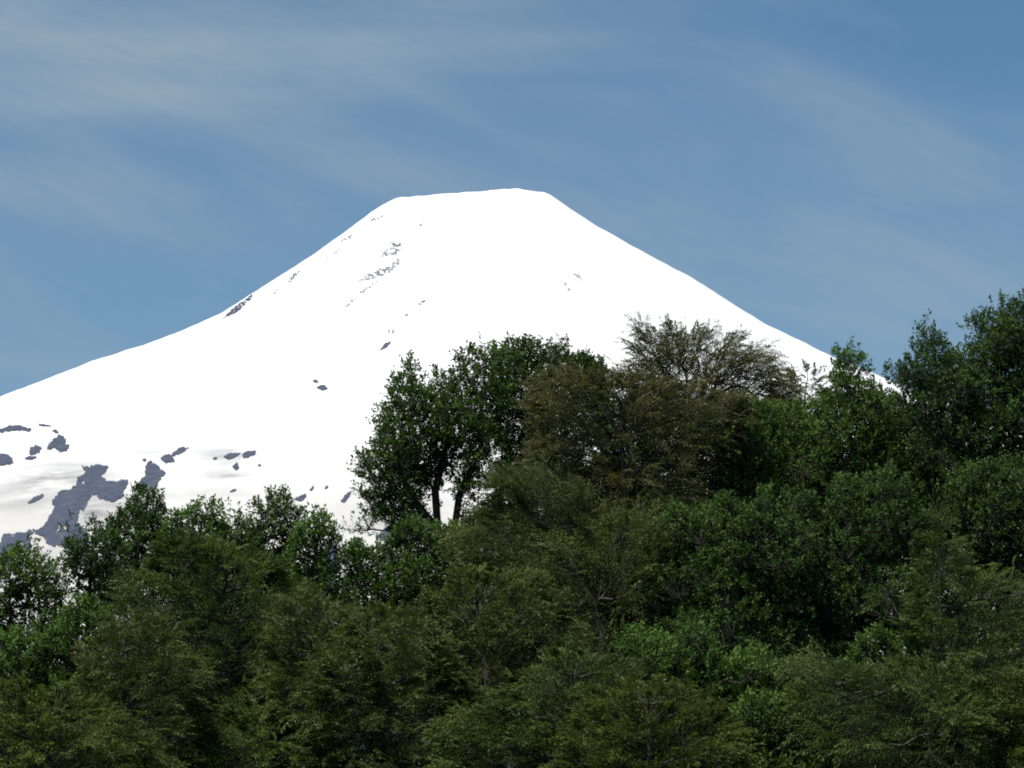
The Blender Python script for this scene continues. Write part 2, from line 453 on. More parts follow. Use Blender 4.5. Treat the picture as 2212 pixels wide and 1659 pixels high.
def sample_clumps(poly, Y, rng, rmax, sep, T, sparse=0.0, holes=(), rag=15, lump=1.0):
    p = np.asarray(poly, float); mpp = Y/FPX
    a = 0
    q = np.roll(p, -1, 0); area = abs(np.sum(p[:, 0]*q[:, 1]-q[:, 0]*p[:, 1]))/2*mpp*mpp
    n = int(min(20000, area*T*60))
    x = rng.uniform(p[:, 0].min(), p[:, 0].max(), n); y = rng.uniform(p[:, 1].min(), p[:, 1].max(), n)
    ok = in_poly(p, x, y)
    for h in holes: ok &= ~in_poly(h, x, y)
    x, y = x[ok], y[ok]
    d = edge_dist(p, x, y)
    for h in holes: d = np.minimum(d, edge_dist(h, x, y))
    d = (d + (0 if rag < 20 else (30 if rag < 25 else 36))*np.clip(d/35, .3, 1)*(vnoise(np.stack([x/(48 if rag < 25 else 34), y/(80 if rag < 25 else 120)], -1), int(rng.integers(999)))-.08) + rag*vnoise(np.stack([x/26, y/26], -1), int(rng.integers(999))) + 7*vnoise(np.stack([x/11, y/11], -1), int(rng.integers(999))) + 2)*mpp
    r = np.clip(d*1.15, .17, rmax)*rng.uniform(.6, 1.0, len(d))
    ok = d > r*.62; x, y, d, r = x[ok], y[ok], d[ok], r[ok]
    R = T*1.15; dd = np.minimum(d, R); half = np.sqrt(np.maximum(R*R-(R-dd)**2, 0))
    half = np.minimum(half, T)
    dy = rng.uniform(-1, 1, len(x))*np.maximum(half-r*.5, .05) + lump*vnoise(np.stack([x/75, y/60], -1), int(rng.integers(999)))*np.clip(d, 0, 1)
    P = at(x, y, Y+dy)
    if sparse:
        keep = fbm(P*np.array([.9, .9, .9]), 2, int(rng.integers(1000))) > (sparse*2-1)*.6
        P, r, d = P[keep], r[keep], d[keep]
    # dart throwing, large ones first
    order = np.argsort(-(r+rng.uniform(0, .25, len(r))))
    sel = np.zeros((0, 3)); sr = np.zeros(0); idx = []
    for i in order:
        if len(sel):
            dist = np.linalg.norm(sel-P[i], axis=1)
            if (dist < sep*(sr+r[i])*.5).any(): continue
        sel = np.vstack([sel, P[i]]); sr = np.append(sr, r[i]); idx.append(i)
        if len(sel) > 420: break
    return sel, sr

def skeleton(trunks, clumps, rng, r_twig=.012):
    """trunks: list of polylines (list of np3) root first. returns list of limb segments"""
    nodes = []; par = []; istrunk = []
    for tl in trunks:
        prev = -1
        if tl[0] is None: pass
        for k in range(len(tl)-1):
            L_ = np.linalg.norm(tl[k+1]-tl[k]); m = max(1, int(L_/.5))
            for j in range(m):
                nodes.append(tl[k]+(tl[k+1]-tl[k])*j/m); par.append(prev); istrunk.append(True); prev = len(nodes)-1
        nodes.append(tl[-1]); par.append(prev); istrunk.append(True)
    N0 = len(nodes)
    path = [0.0]*N0
    tr = np.array(nodes)
    order = np.argsort([np.linalg.norm(tr-c, axis=1).min() for c in clumps]) if len(clumps) else []
    nodes_np = np.array(nodes); path = np.zeros(N0)
    load = np.zeros(N0)
    ends = []
    for ci in order:
        c = clumps[ci]
        v = c-nodes_np
        dist = np.linalg.norm(v, axis=1)
        cost = dist + .35*path + np.maximum(0, nodes_np[:, 2]-c[2]+.25*dist)*1.3
        i = int(np.argmin(cost))
        m = max(2, int(dist[i]/.45)); prev = i
        a = nodes_np[i]; bend = rng.normal(0, .07*dist[i], 3)+np.array([0, 0, -.10*dist[i]])
        new = []
        for j in range(1, m+1):
            t = j/m
            new.append(a+(c-a)*t+bend*4*t*(1-t)); par.append(prev); prev = N0+len(new)-1; istrunk.append(False)
        nodes_np = np.vstack([nodes_np, new]); path = np.append(path, path[i]+dist[i]*np.arange(1, m+1)/m)
        N0 = len(nodes_np); ends.append(N0-1)
    cnt = np.zeros(N0); 
    for e in ends: cnt[e] += 1
    for k in range(N0-1, -1, -1):
        if par[k] >= 0: cnt[par[k]] += cnt[k]
    return nodes_np, par, istrunk, cnt

def broad_leaves(cl, cr, rng, dens, leaf):
    """upright tufts of oval leaves over each clump"""
    C = []; D = []; T = []; tw0 = []; tw1 = []
    for c, r in zip(cl, cr):
        n = max(5, int(dens*r*r*40))
        d = nrm(rng.normal(0, 1, (n, 3))+np.array([0, 0, .35]))
        rad = r*(rng.uniform(.35, 1.0, n)**.5)
        zs = .85 if r > .45 else 1.55
        P = c + d*rad[:, None]*np.array([1.05, 1.05, zs])
        up = nrm(d*.8+np.array([0, 0, .75])+rng.normal(0, .25, (n, 3)))
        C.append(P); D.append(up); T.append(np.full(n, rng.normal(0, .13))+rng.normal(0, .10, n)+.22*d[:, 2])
        tw0.append(np.repeat((c-np.array([0, 0, r*.25]))[None], n, 0)); tw1.append(P+up*.08)
    C = np.vstack(C); D = np.vstack(D); T = np.concatenate(T)
    m = 16; n = len(C)
    ln = rng.uniform(.16, .36, n)                                # shoot length
    t = np.tile(np.linspace(0, 1, m), (n, 1))+rng.uniform(-.03, .03, (n, m))
    rnd = nrm(rng.normal(0, 1, (n, m, 3)))
    out = nrm(rnd - np.sum(rnd*D[:, None], -1, keepdims=True)*D[:, None])
    base = C[:, None] + D[:, None]*(t*ln[:, None])[..., None] + rng.normal(0, .035, (n, m, 3))
    ld = nrm(out*(1.05-.5*t[..., None]) + D[:, None]*(.25+.6*t[..., None]) + rng.normal(0, .25, (n, m, 3)))
    side = nrm(np.cross(ld, rng.normal(0, .6, (n, m, 3))+np.array([0, -.15, 1.0])))
    nn = np.cross(side, ld)
    s = leaf*rng.uniform(.65, 1.2, (n, m, 1))
    v0 = base; v2 = base+ld*s
    v1 = base+ld*s*.5+side*s*.26-nn*s*.05; v3 = base+ld*s*.5-side*s*.26-nn*s*.05
    V = np.stack([v0, v1, v2, v3], 2).reshape(-1, 3)
    F = np.arange(len(V)).reshape(-1, 4)
    T = T + .28*vnoise(C*.8, int(rng.integers(999)))
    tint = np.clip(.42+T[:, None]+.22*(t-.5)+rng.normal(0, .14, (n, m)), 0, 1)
    return V, F, 4, np.repeat(tint.ravel(), 4), (np.vstack(tw0), np.vstack(tw1))

def feather_leaves(cl, cr, axis0, rng, dens, leaf, spread, lenf=1.0, droop=.28, upb=.5):
    """arching plumes: a thin rachis with forward pointing side twigs set with narrow leaves"""
    S = []; D = []; LN = []; T = []
    zlo, zhi = cl[:, 2].min(), cl[:, 2].max()+.01
    for c, r in zip(cl, cr):
        n = max(4, int(dens*r*r*15+2))
        o = c-axis0(c); o[2] *= .35
        od = o/max(np.linalg.norm(o), .25)
        hgt = np.clip((c[2]-zlo)/(zhi-zlo), 0, 1)
        ax = nrm(od*spread+np.array([0, 0, upb*(.25+1.3*hgt)])+rng.normal(0, .22 if spread < 1.4 else .12, 3))
        d = nrm(ax+rng.normal(0, .24 if spread < 1.4 else .19, (n, 3)))
        S.append(c+rng.normal(0, .26*r, (n, 3))*np.array([1, 1, .6])+ax*(rng.uniform(-.9, .35, (n, 1))*r))
        D.append(d); LN.append((.55+1.15*r)*rng.uniform(.7, 1.15, n)*lenf); T.append(rng.normal(0, .17)+rng.normal(0, .09, n)+.12)
    S = np.vstack(S); D = np.vstack(D); LN = np.concatenate(LN); T = np.concatenate(T); n = len(S)
    W = nrm(np.cross(D, np.array([0, 0, 1.0])+rng.normal(0, .45, (n, 3))))
    k = 14; t = np.linspace(.12, 1, k)[None]+rng.uniform(-.02, .02, (n, k)); t = np.clip(t, 0, 1)
    dr = droop*rng.uniform(.4, 1.6, n)
    def pt(t):
        return S[:, None]+D[:, None]*(t*LN[:, None])[..., None]+np.array([0, 0, -1.0])*(dr[:, None]*LN[:, None]*t*t)[..., None]
    P = pt(t)
    tan_ = nrm(D[:, None]+np.array([0, 0, -1.0])*(2*dr[:, None]*t)[..., None])
    sgn = np.where(np.arange(k) % 2 == 0, 1, -1)[None, :, None]
    tl = LN[:, None]*(.30*(1-t)+.09)*rng.uniform(.75, 1.25, (n, k))
    td = nrm(tan_*.95+W[:, None]*sgn*.62+rng.normal(0, .14, (n, k, 3)))
    m = 5; q = (np.arange(m)+.6)/m
    B = P[:, :, None]+td[:, :, None]*(tl[..., None]*q)[..., None]+np.array([0, 0, -.22])*(tl[..., None]*q*q)[..., None]
    B = B+rng.normal(0, .008, B.shape)
    ls = np.where(np.arange(m) % 2 == 0, 1, -1)[None, None, :, None]
    sdir = nrm(np.cross(td, nrm(np.cross(td, W[:, None]*sgn))))
    ld = nrm(td[:, :, None]*1.0+sdir[:, :, None]*ls*.55+rng.normal(0, .25, B.shape))
    wd = nrm(np.cross(ld, rng.normal(0, .55, B.shape)+np.array([0, 0, 1.0])))
    s = leaf*rng.uniform(.7, 1.25, B.shape[:-1]+(1,))
    V = np.stack([B-wd*s*.20, B+wd*s*.20, B+ld*s], 3).reshape(-1, 3)
    F = np.arange(len(V)).reshape(-1, 3)
    T = T + .28*vnoise(S*.8, int(rng.integers(999)))
    tint = np.clip(.38+T[:, None, None]+.25*(t[..., None]-.5)+rng.normal(0, .14, B.shape[:-1]), 0, 1)
    # rachis segments
    tt = np.tile(np.array([0, .35, .7, 1.0]), (n, 1)); R = pt(tt)
    return V, F, 3, np.repeat(tint.ravel(), 3), (R[:, :-1].reshape(-1, 3), R[:, 1:].reshape(-1, 3))

STAT = [0]
def tree(name, label, cat, group, poly, Y, mat, kind='broad', rmax=.8, sep=.95, T=2.0, sparse=0.0, holes=(), trunk=None, forks=(),
         trunk_r=.16, dens=1.0, leaf=None, bark=None, seed=1, spread=.9, lenf=1.0, droop=.28, upb=.5, top=.82, fan=None, rag=None, lump=1.0):
    rag = rag or (19 if kind == 'broad' else 25)
    rng = np.random.default_rng(seed)
    p = np.asarray(poly, float)
    cl, cr = sample_clumps(p, Y, rng, rmax, sep, T, sparse, holes, rag, lump)
    topi = p[np.argmin(p[:, 1])]; bot = p[:, 1].max(); cx = p[:, 0].mean()
    if trunk is None:
        trunk = [(cx, bot), (cx*.6+topi[0]*.4, (bot*.5+topi[1]*.5)), (cx*.35+topi[0]*.65, topi[1]*top+bot*(1-top))]
    tp = [at(x, y, Y) for x, y in trunk]
    b0 = tp[0].copy(); b0[0] += rng.normal(0, .3); gz = float(ground_z(b0[0], Y)); base = np.array([b0[0], Y, gz-.15])
    line = [base, base*.5+tp[0]*.5+np.array([rng.normal(0, .15), 0, 0])] + tp
    # gentle wobble
    trunks = [line]+[[tp[0]]*(f[0][1] > trunk[0][1]-5)+[at(x, y, Y+dy) for x, y, dy in f] for f in forks]
    root = bpy.data.objects.new(name, None); COL.objects.link(root)
    root.location = (float(base[0]), float(base[1]), gz); root.empty_display_size = .5
    root['label'] = label; root['category'] = cat; root['group'] = group
    nodes, par, ist, cnt = skeleton(trunks, cl, rng)
    bark = bark or BARK
    rad = .009+(.0085 if kind == 'broad' else .0060)*np.sqrt(np.maximum(cnt, .3))*(1.0+.25*np.log1p(cnt))
    ts = []; bs = []
    for i, pa in enumerate(par):
        if pa < 0: continue
        if ist[i]:
            ra, rb = max(rad[pa], .03), max(rad[i], .03)
            f = trunk_r/max(rad[0], .03) if trunk_r else 1
            ts.append((nodes[pa], nodes[i], ra*f, rb*f))
        else:
            bs.append((nodes[pa], nodes[i], min(rad[pa], rad[i]*1.3), rad[i]))
    V, F = tubes(ts, 9)
    mesh_obj('trunk', V, F, 4, bark, root, smooth=True)
    if kind == 'broad':
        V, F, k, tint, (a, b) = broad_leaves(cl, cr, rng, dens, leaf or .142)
        rr0, rr1 = .008, .005
    else:
        if fan is not None:
            fo = at(fan[0], fan[1], Y)
            axis0 = lambda c: fo
        else:
            ax = np.array([q for q in tp])
            def axis0(c):
                x = np.interp(c[2]-.5, ax[:, 2], ax[:, 0]); return np.array([x, Y, c[2]-.4])
        V, F, k, tint, (a, b) = feather_leaves(cl, cr, axis0, rng, dens, leaf or .095, spread, lenf, droop, upb)
        rr0, rr1 = .0045, .0025
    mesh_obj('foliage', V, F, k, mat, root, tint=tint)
    STAT[0] += len(F)
    Vb, Fb = tubes(bs, 5) if bs else (np.zeros((0, 3)), np.zeros((0, 4), int))
    # each foliage element hangs on its own twig
    n = len(a); Vt, Ft = tubes_np(a, b, np.full(n, rr0), np.full(n, rr1), 3)
    V = np.vstack([Vb, Vt]); F = np.vstack([Fb, Ft+len(Vb)])
    mesh_obj('branches', V, F, 4, bark, root, smooth=False)
    return root

GB = 'green broad leaved trees in front of the volcano'
GF = 'feathery olive trees in front of the volcano'
def bt(label, poly, Y, mat=BROAD, **k): return tree('broadleaf_tree', label, 'tree', GB, poly, Y, mat, 'broad', **k)
def ft(label, poly, Y, mat=FEATHER, **k): return tree('feathery_tree', label, 'tree', GF, poly, Y, mat, 'feather', **k)

# --- big trees of the middle
bt('large green tree on the open snow whose twin dark stems show at its foot',
   [(758,1160),(765,1140),(800,1110),(790,1075),(768,1070),(800,1045),(785,1010),(768,990),(800,965),(812,930),(783,905),(800,885),(840,880),(845,850),(850,800),(865,780),(890,768),(905,790),(930,815),(960,790),(985,765),(1030,745),(1050,745),(1080,780),(1100,850),(1110,950),(1110,1040),(1050,1080),(1000,1085),(988,1100),(965,1060),(940,1095),(935,1150),(890,1165),(840,1150),(800,1165)],
   152, BROAD, rmax=.58, sep=.95, T=1.9, sparse=.24, rag=24, trunk=[(948,1290),(946,1150),(940,1060),(965,960),(960,860)],
   forks=[[(968,1290,0),(978,1170,0),(992,1070,.2),(1040,960,.3),(1040,840,.3)],[(950,1150,0),(900,1090,-.4),(860,1010,-.6),(850,930,-.6)]], trunk_r=.17, seed=11, dens=1.0)
bt('round topped green tree behind the twin stemmed one, partly hidden by russet foliage',
   [(1060,770),(1110,742),(1135,755),(1160,745),(1180,770),(1203,745),(1225,770),(1265,765),(1290,780),(1310,820),(1320,900),(1260,1000),(1200,1080),(1120,1100),(1080,1000),(1070,900)],
   156, BROAD_DARK, rmax=.62, T=1.8, seed=12, sparse=.15)
bt('leafy bush tree below the twin dark stems beside the gap of snow',
   [(725,1290),(745,1210),(770,1180),(800,1195),(840,1180),(860,1150),(900,1130),(930,1150),(990,1150),(1030,1200),(1000,1320),(900,1360),(880,1400),(800,1400),(740,1370)],
   146, BROAD, rmax=.6, T=1.8, rag=10, seed=13)
ft('airy brown plumed tree fanning up highest against the snow',
   [(1400,940),(1360,860),(1335,810),(1325,785),(1355,790),(1375,800),(1350,728),(1390,752),(1386,708),(1430,722),(1440,702),(1480,718),(1530,708),(1560,722),(1588,704),(1600,755),(1648,758),(1660,785),(1700,798),(1680,825),(1730,850),(1700,900),(1600,950)],
   158, FEATHER_BROWN, rmax=.5, sep=.9, T=1.6, sparse=.3, seed=21, fan=(1480, 960), trunk=[(1490,1000),(1490,880),(1480,800)],
   forks=[[(1490,900,0),(1440,820,-.3),(1400,740,-.4)],[(1490,900,0),(1540,800,.3),(1575,720,.3)]], spread=1.3, droop=.34, dens=1.15, trunk_r=.10, leaf=.085, upb=.4, lenf=1.35, rag=14)
ft('thin brown wisps behind the small green spire at the right of the plumed tree',
   [(1670,900),(1675,850),(1700,820),(1750,805),(1790,815),(1800,880),(1720,930)], 162, FEATHER_BROWN, rmax=.4, sep=1.1, T=1.0, seed=22, sparse=.2, dens=1.1, trunk_r=.07)
ft('broad russet brown mass of fine foliage between the two tallest green crowns',
   [(1175,900),(1150,862),(1190,815),(1240,800),(1280,812),(1340,808),(1400,830),(1500,840),(1590,860),(1610,900),(1560,950),(1520,980),(1500,1050),(1510,1140),(1450,1180),(1370,1160),(1280,1130),(1190,1100),(1130,1040),(1165,980)],
   146, FEATHER_BROWN, rmax=1.0, sep=1.1, T=2.0, seed=23, trunk=[(1350,1200),(1350,1050),(1340,930)], droop=.3)
ft('olive tree with long plumes arching up to the left in the middle of the wood',
   [(1040,1210),(1018,1150),(1048,1130),(1052,1085),(1090,1110),(1090,1050),(1120,1020),(1160,1050),(1190,1030),(1225,1070),(1260,1060),(1290,1120),(1350,1120),(1370,1150),(1430,1150),(1440,1210),(1410,1280),(1440,1350),(1370,1430),(1250,1420),(1180,1350),(1100,1290),(1065,1250)],
   136, FEATHER, rmax=1.05, sep=1.1, T=2.2, seed=24, trunk=[(1330,1480),(1280,1300),(1200,1150)], spread=1.7, lenf=1.4, bark=BARK_PALE, fan=(1330, 1400), upb=.35, droop=.3)
# --- right hand mass
bt('green tree rising to a narrow spire against the sky where the right slope ends',
   [(1775,870),(1795,820),(1800,790),(1812,755),(1835,740),(1862,762),(1868,800),(1885,830),(1910,860),(1930,900),(1945,960),(1940,1080),(1920,1200),(1850,1380),(1750,1420),(1640,1350),(1620,1200),(1600,1050),(1600,950),(1640,900),(1680,870),(1740,890)],
   154, BROAD, rmax=1.0, T=2.4, seed=31, dens=1.0)
bt('green crown filling the dip between the narrow spire and the tallest right hand tree',
   [(1850,900),(1885,860),(1920,845),(1950,865),(1990,900),(2020,980),(2010,1150),(1920,1220),(1850,1100)],
   158, BROAD_DARK, rmax=.6, T=1.4, seed=45, sparse=.2, rag=24)
bt('rounded green crown low between the russet mass and the spired tree',
   [(1480,960),(1500,930),(1540,915),(1580,890),(1640,870),(1680,900),(1700,980),(1680,1100),(1640,1220),(1560,1260),(1490,1220),(1460,1130),(1490,1050)],
   148, BROAD, rmax=.95, sep=1.0, rag=22, lump=1.5, T=2.0, seed=32)
bt('tall dark green tree standing highest at the right edge of the picture',
   [(1915,805),(1935,775),(1975,780),(1942,742),(1985,745),(2000,715),(2030,745),(2085,750),(2090,700),(2085,668),(2120,685),(2140,648),(2165,672),(2190,660),(2197,640),(2240,612),(2330,640),(2340,1000),(2200,1040),(2100,1010),(2050,1000),(1990,970),(1960,910),(1925,860)],
   150, BROAD_DARK, rmax=.72, T=2.1, seed=33, sparse=.14, trunk=[(2160,1300),(2150,1000),(2160,800),(2150,720)], forks=[[(2150,1000,0),(2060,860,-.3),(1990,790,-.5)]], trunk_r=.2)
bt('dark open crown below the tallest right hand tree with snow showing through',
   [(1920,950),(2000,930),(2080,980),(2200,1000),(2330,960),(2330,1330),(2200,1320),(2120,1240),(2040,1200),(1980,1220),(1920,1180),(1900,1060)],
   156, BROAD_DARK, rmax=.62, T=1.7, seed=34, sparse=.33, trunk=[(2080,1400),(2050,1150),(2040,1050)], trunk_r=.16)
bt('green crown at the right edge below the dark open one',
   [(2060,1040),(2130,1010),(2220,1010),(2330,1000),(2330,1400),(2180,1360),(2140,1240),(2070,1180)],
   142, BROAD_DARK, rmax=.6, T=1.6, seed=35, sparse=.3, rag=24)
bt('dense green crown filling the middle of the right hand wood',
   [(1385,1210),(1425,1150),(1450,1095),(1500,1120),(1560,1075),(1620,1100),(1650,1060),(1700,1120),(1760,1180),(1770,1310),(1720,1430),(1600,1480),(1480,1460),(1390,1390),(1400,1290)],
   136, BROAD_DARK, rmax=1.0, sep=1.05, rag=24, lump=2.2, T=2.7, seed=36)
bt('shaded green crown above the black hollow at the right',
   [(1680,1180),(1720,1080),(1780,1110),(1820,1040),(1880,1060),(1920,1020),(1990,1110),(2030,1180),(2020,1290),(1990,1380),(1900,1400),(1860,1350),(1780,1380),(1700,1320)],
   138, BROAD_DARK, rmax=1.0, sep=1.05, rag=24, lump=1.8, T=2.8, seed=37)
bt('green leafy bush low right of centre left of the black hollow',
   [(1320,1500),(1325,1430),(1355,1385),(1400,1360),(1450,1400),(1500,1360),(1560,1420),(1640,1415),(1680,1490),(1620,1560),(1450,1560),(1370,1540)],
   122, BROAD, rmax=.7, T=1.8, rag=22, seed=38)
bt('shadowed green tree inside the black hollow behind the lower right plumes',
   [(1600,1440),(1700,1380),(1800,1400),(1900,1400),(1960,1460),(1900,1620),(1700,1640),(1600,1570)],
   143.5, BROAD_DARK, rmax=.9, sep=1.1, T=2.0, seed=39, sparse=.2)
bt('small green bush at the bottom right of centre below the black hollow',
   [(1540,1700),(1560,1600),(1580,1550),(1620,1518),(1680,1508),(1730,1535),(1765,1590),(1790,1700)],
   119, BROAD, rmax=.55, T=1.6, seed=40)
bt('little green crown peeping over the lower right plumes beside the black hollow',
   [(1830,1470),(1842,1405),(1880,1375),(1940,1385),(1970,1440),(1940,1500),(1860,1510)],
   124, BROAD, rmax=.5, T=1.2, seed=41)
ft('wispy olive tree with a thin bare leader at the lower right',
   [(1885,1265),(1930,1300),(1990,1280),(1962,1190),(2000,1205),(1995,1145),(2027,1112),(2060,1160),(2075,1240),(2120,1250),(2200,1260),(2330,1290),(2330,1720),(1960,1720),(1900,1500),(1985,1400),(1950,1340)],
   122, FEATHER_GREEN, rmax=.95, sep=1.1, T=2.2, seed=42, trunk=[(2040,1720),(2035,1450),(2026,1170)], bark=BARK_PALE, sparse=.08)
ft('pale tipped olive tree reaching left beneath the black hollow',
   [(1765,1425),(1800,1440),(1860,1455),(1900,1440),(2000,1450),(2090,1500),(2100,1720),(1830,1720),(1790,1620),(1755,1560),(1745,1500)],
   119, FEATHER_GREEN, rmax=.85, sep=1.1, T=1.9, seed=43, bark=BARK_PALE, spread=1.6, fan=(2020, 1620), lenf=1.25)
ft('rust tinged tree in the bottom right corner',
   [(2020,1620),(2070,1530),(2120,1490),(2200,1475),(2290,1490),(2310,1720),(2010,1720)],
   121, FEATHER_RUST, rmax=.75, sep=1.1, T=1.6, seed=44)
# --- lower middle
ft('olive tree with pale bare twigs just left of the arching plumes',
   [(930,1310),(950,1270),(1010,1240),(1080,1250),(1150,1245),(1190,1300),(1240,1360),(1270,1430),(1240,1530),(1100,1600),(980,1560),(880,1480),(870,1400)],
   126, FEATHER, rmax=.95, sep=1.1, T=2.1, seed=51, bark=BARK_PALE)
ft('yellowish olive crown below the leafy bush left of centre',
   [(700,1480),(730,1390),(800,1330),(880,1335),(960,1400),(1000,1500),(1010,1720),(720,1720)],
   121.5, FEATHER, rmax=.95, sep=1.1, T=2.1, seed=52, bark=BARK_PALE)
ft('layered green tree at the bottom centre with light edged sprays',
   [(950,1720),(960,1570),(1060,1510),(1130,1500),(1200,1420),(1260,1400),(1330,1440),(1390,1520),(1420,1720)],
   119, FEATHER_GREEN, rmax=.85, sep=1.1, T=2.0, seed=53)
ft('yellow green rounded tree at the bottom right of centre',
   [(1220,1720),(1240,1580),(1300,1510),(1400,1480),(1500,1500),(1570,1560),(1600,1720)],
   116.5, FEATHER_RUST, rmax=.8, sep=1.1, T=1.7, seed=54)
ft('grey green fine twigged tree below the snow gap on the left',
   [(590,1560),(600,1390),(620,1330),(650,1290),(700,1285),(750,1340),(790,1420),(810,1560),(790,1720),(620,1720)],
   122, FEATHER, rmax=.9, sep=1.1, T=1.9, seed=55, bark=BARK_PALE)
# --- left hand wood
bt('left skyline tree with a thin dead tip and a dark stem seen through gaps',
   [(220,1200),(232,1150),(250,1125),(266,1100),(264,1070),(290,1048),(330,1065),(345,1085),(362,1110),(370,1150),(350,1200),(340,1260),(320,1330),(240,1320),(215,1260)],
   140, BROAD_DARK, rmax=.42, sep=.85, T=1.2, sparse=.22, seed=161, trunk=[(296,1420),(296,1250),(296,1120),(282,1040)], trunk_r=.13)
bt('spreading left lobe tree on the skyline right of the lower left rocks',
   [(150,1290),(160,1240),(140,1205),(135,1165),(150,1145),(178,1160),(205,1135),(245,1150),(262,1200),(262,1300),(200,1350)],
   136, BROAD_DARK, rmax=.42, sep=.95, T=1.1, sparse=.3, seed=62, trunk_r=.1)
bt('open tree at the left edge with snow glinting through its thin crown',
   [(-40,1200),(-10,1215),(20,1205),(35,1180),(45,1205),(62,1175),(78,1165),(92,1205),(118,1215),(138,1250),(145,1400),(160,1520),(-40,1540)],
   142, BROAD, rmax=.42, sep=.95, T=1.2, sparse=.28, seed=63, trunk=[(95,1560),(90,1350),(72,1200)], forks=[[(30,1560,.2),(22,1350,.2),(20,1250,.2)]], trunk_r=.11)
bt('low rounded crown on the left skyline between two taller ones',
   [(350,1130),(378,1105),(420,1108),(440,1090),(478,1110),(492,1150),(490,1240),(440,1300),(340,1290)],
   138, BROAD, rmax=.5, T=1.3, seed=64, sparse=.15)
bt('left skyline tree with a spiky twin top and a slim dark stem',
   [(470,1110),(495,1092),(520,1100),(560,1095),(575,1075),(600,1066),(625,1080),(640,1110),(660,1135),(655,1180),(630,1230),(590,1260),(575,1180),(545,1170),(540,1260),(485,1220)],
   140, BROAD_DARK, rmax=.4, sep=.85, T=1.1, sparse=.14, rag=22, seed=165, trunk=[(560,1330),(558,1180),(565,1110)], trunk_r=.11)
bt('pointed tree at the right end of the left wood beside the snow gap',
   [(590,1260),(640,1170),(655,1140),(672,1150),(690,1122),(706,1145),(737,1162),(728,1200),(735,1250),(720,1330),(640,1360),(580,1330)],
   136, BROAD, rmax=.5, T=1.3, seed=66, sparse=.12)
ft('large olive tree with a dark trunk filling the lower left wood',
   [(300,1250),(340,1210),(380,1170),(440,1165),(520,1190),(600,1230),(650,1290),(660,1370),(640,1500),(500,1580),(350,1520),(260,1440),(270,1330)],
   126, FEATHER_GREEN, rmax=1.0, sep=1.1, T=2.2, seed=67, trunk=[(496,1620),(496,1450),(480,1280)], trunk_r=.16)
bt('green bush at the lower left edge beneath the open crowned tree',
   [(-60,1420),(0,1370),(60,1380),(100,1400),(140,1330),(190,1300),(240,1330),(290,1400),(290,1500),(240,1590),(100,1610),(-60,1600)],
   128, BROAD, rmax=.6, T=1.6, seed=68, sparse=.16)
ft('russet green tree in front of the lower left bush',
   [(180,1580),(200,1430),(255,1340),(330,1350),(400,1420),(430,1560),(390,1720),(230,1720)],
   121, FEATHER, rmax=.9, sep=1.1, T=1.8, seed=69)
ft('brownish green tree in the bottom left corner',
   [(-60,1720),(-60,1510),(40,1485),(120,1520),(240,1530),(300,1590),(340,1720)],
   116.5, FEATHER_RUST, rmax=.8, sep=1.1, T=1.7, seed=70)
ft('spreading green sprayed tree along the bottom left of centre',
   [(340,1720),(400,1620),(450,1580),(540,1555),(640,1560),(710,1590),(770,1650),(790,1720)],
   121.5, FEATHER_GREEN, rmax=.8, sep=1.1, T=1.8, seed=71)
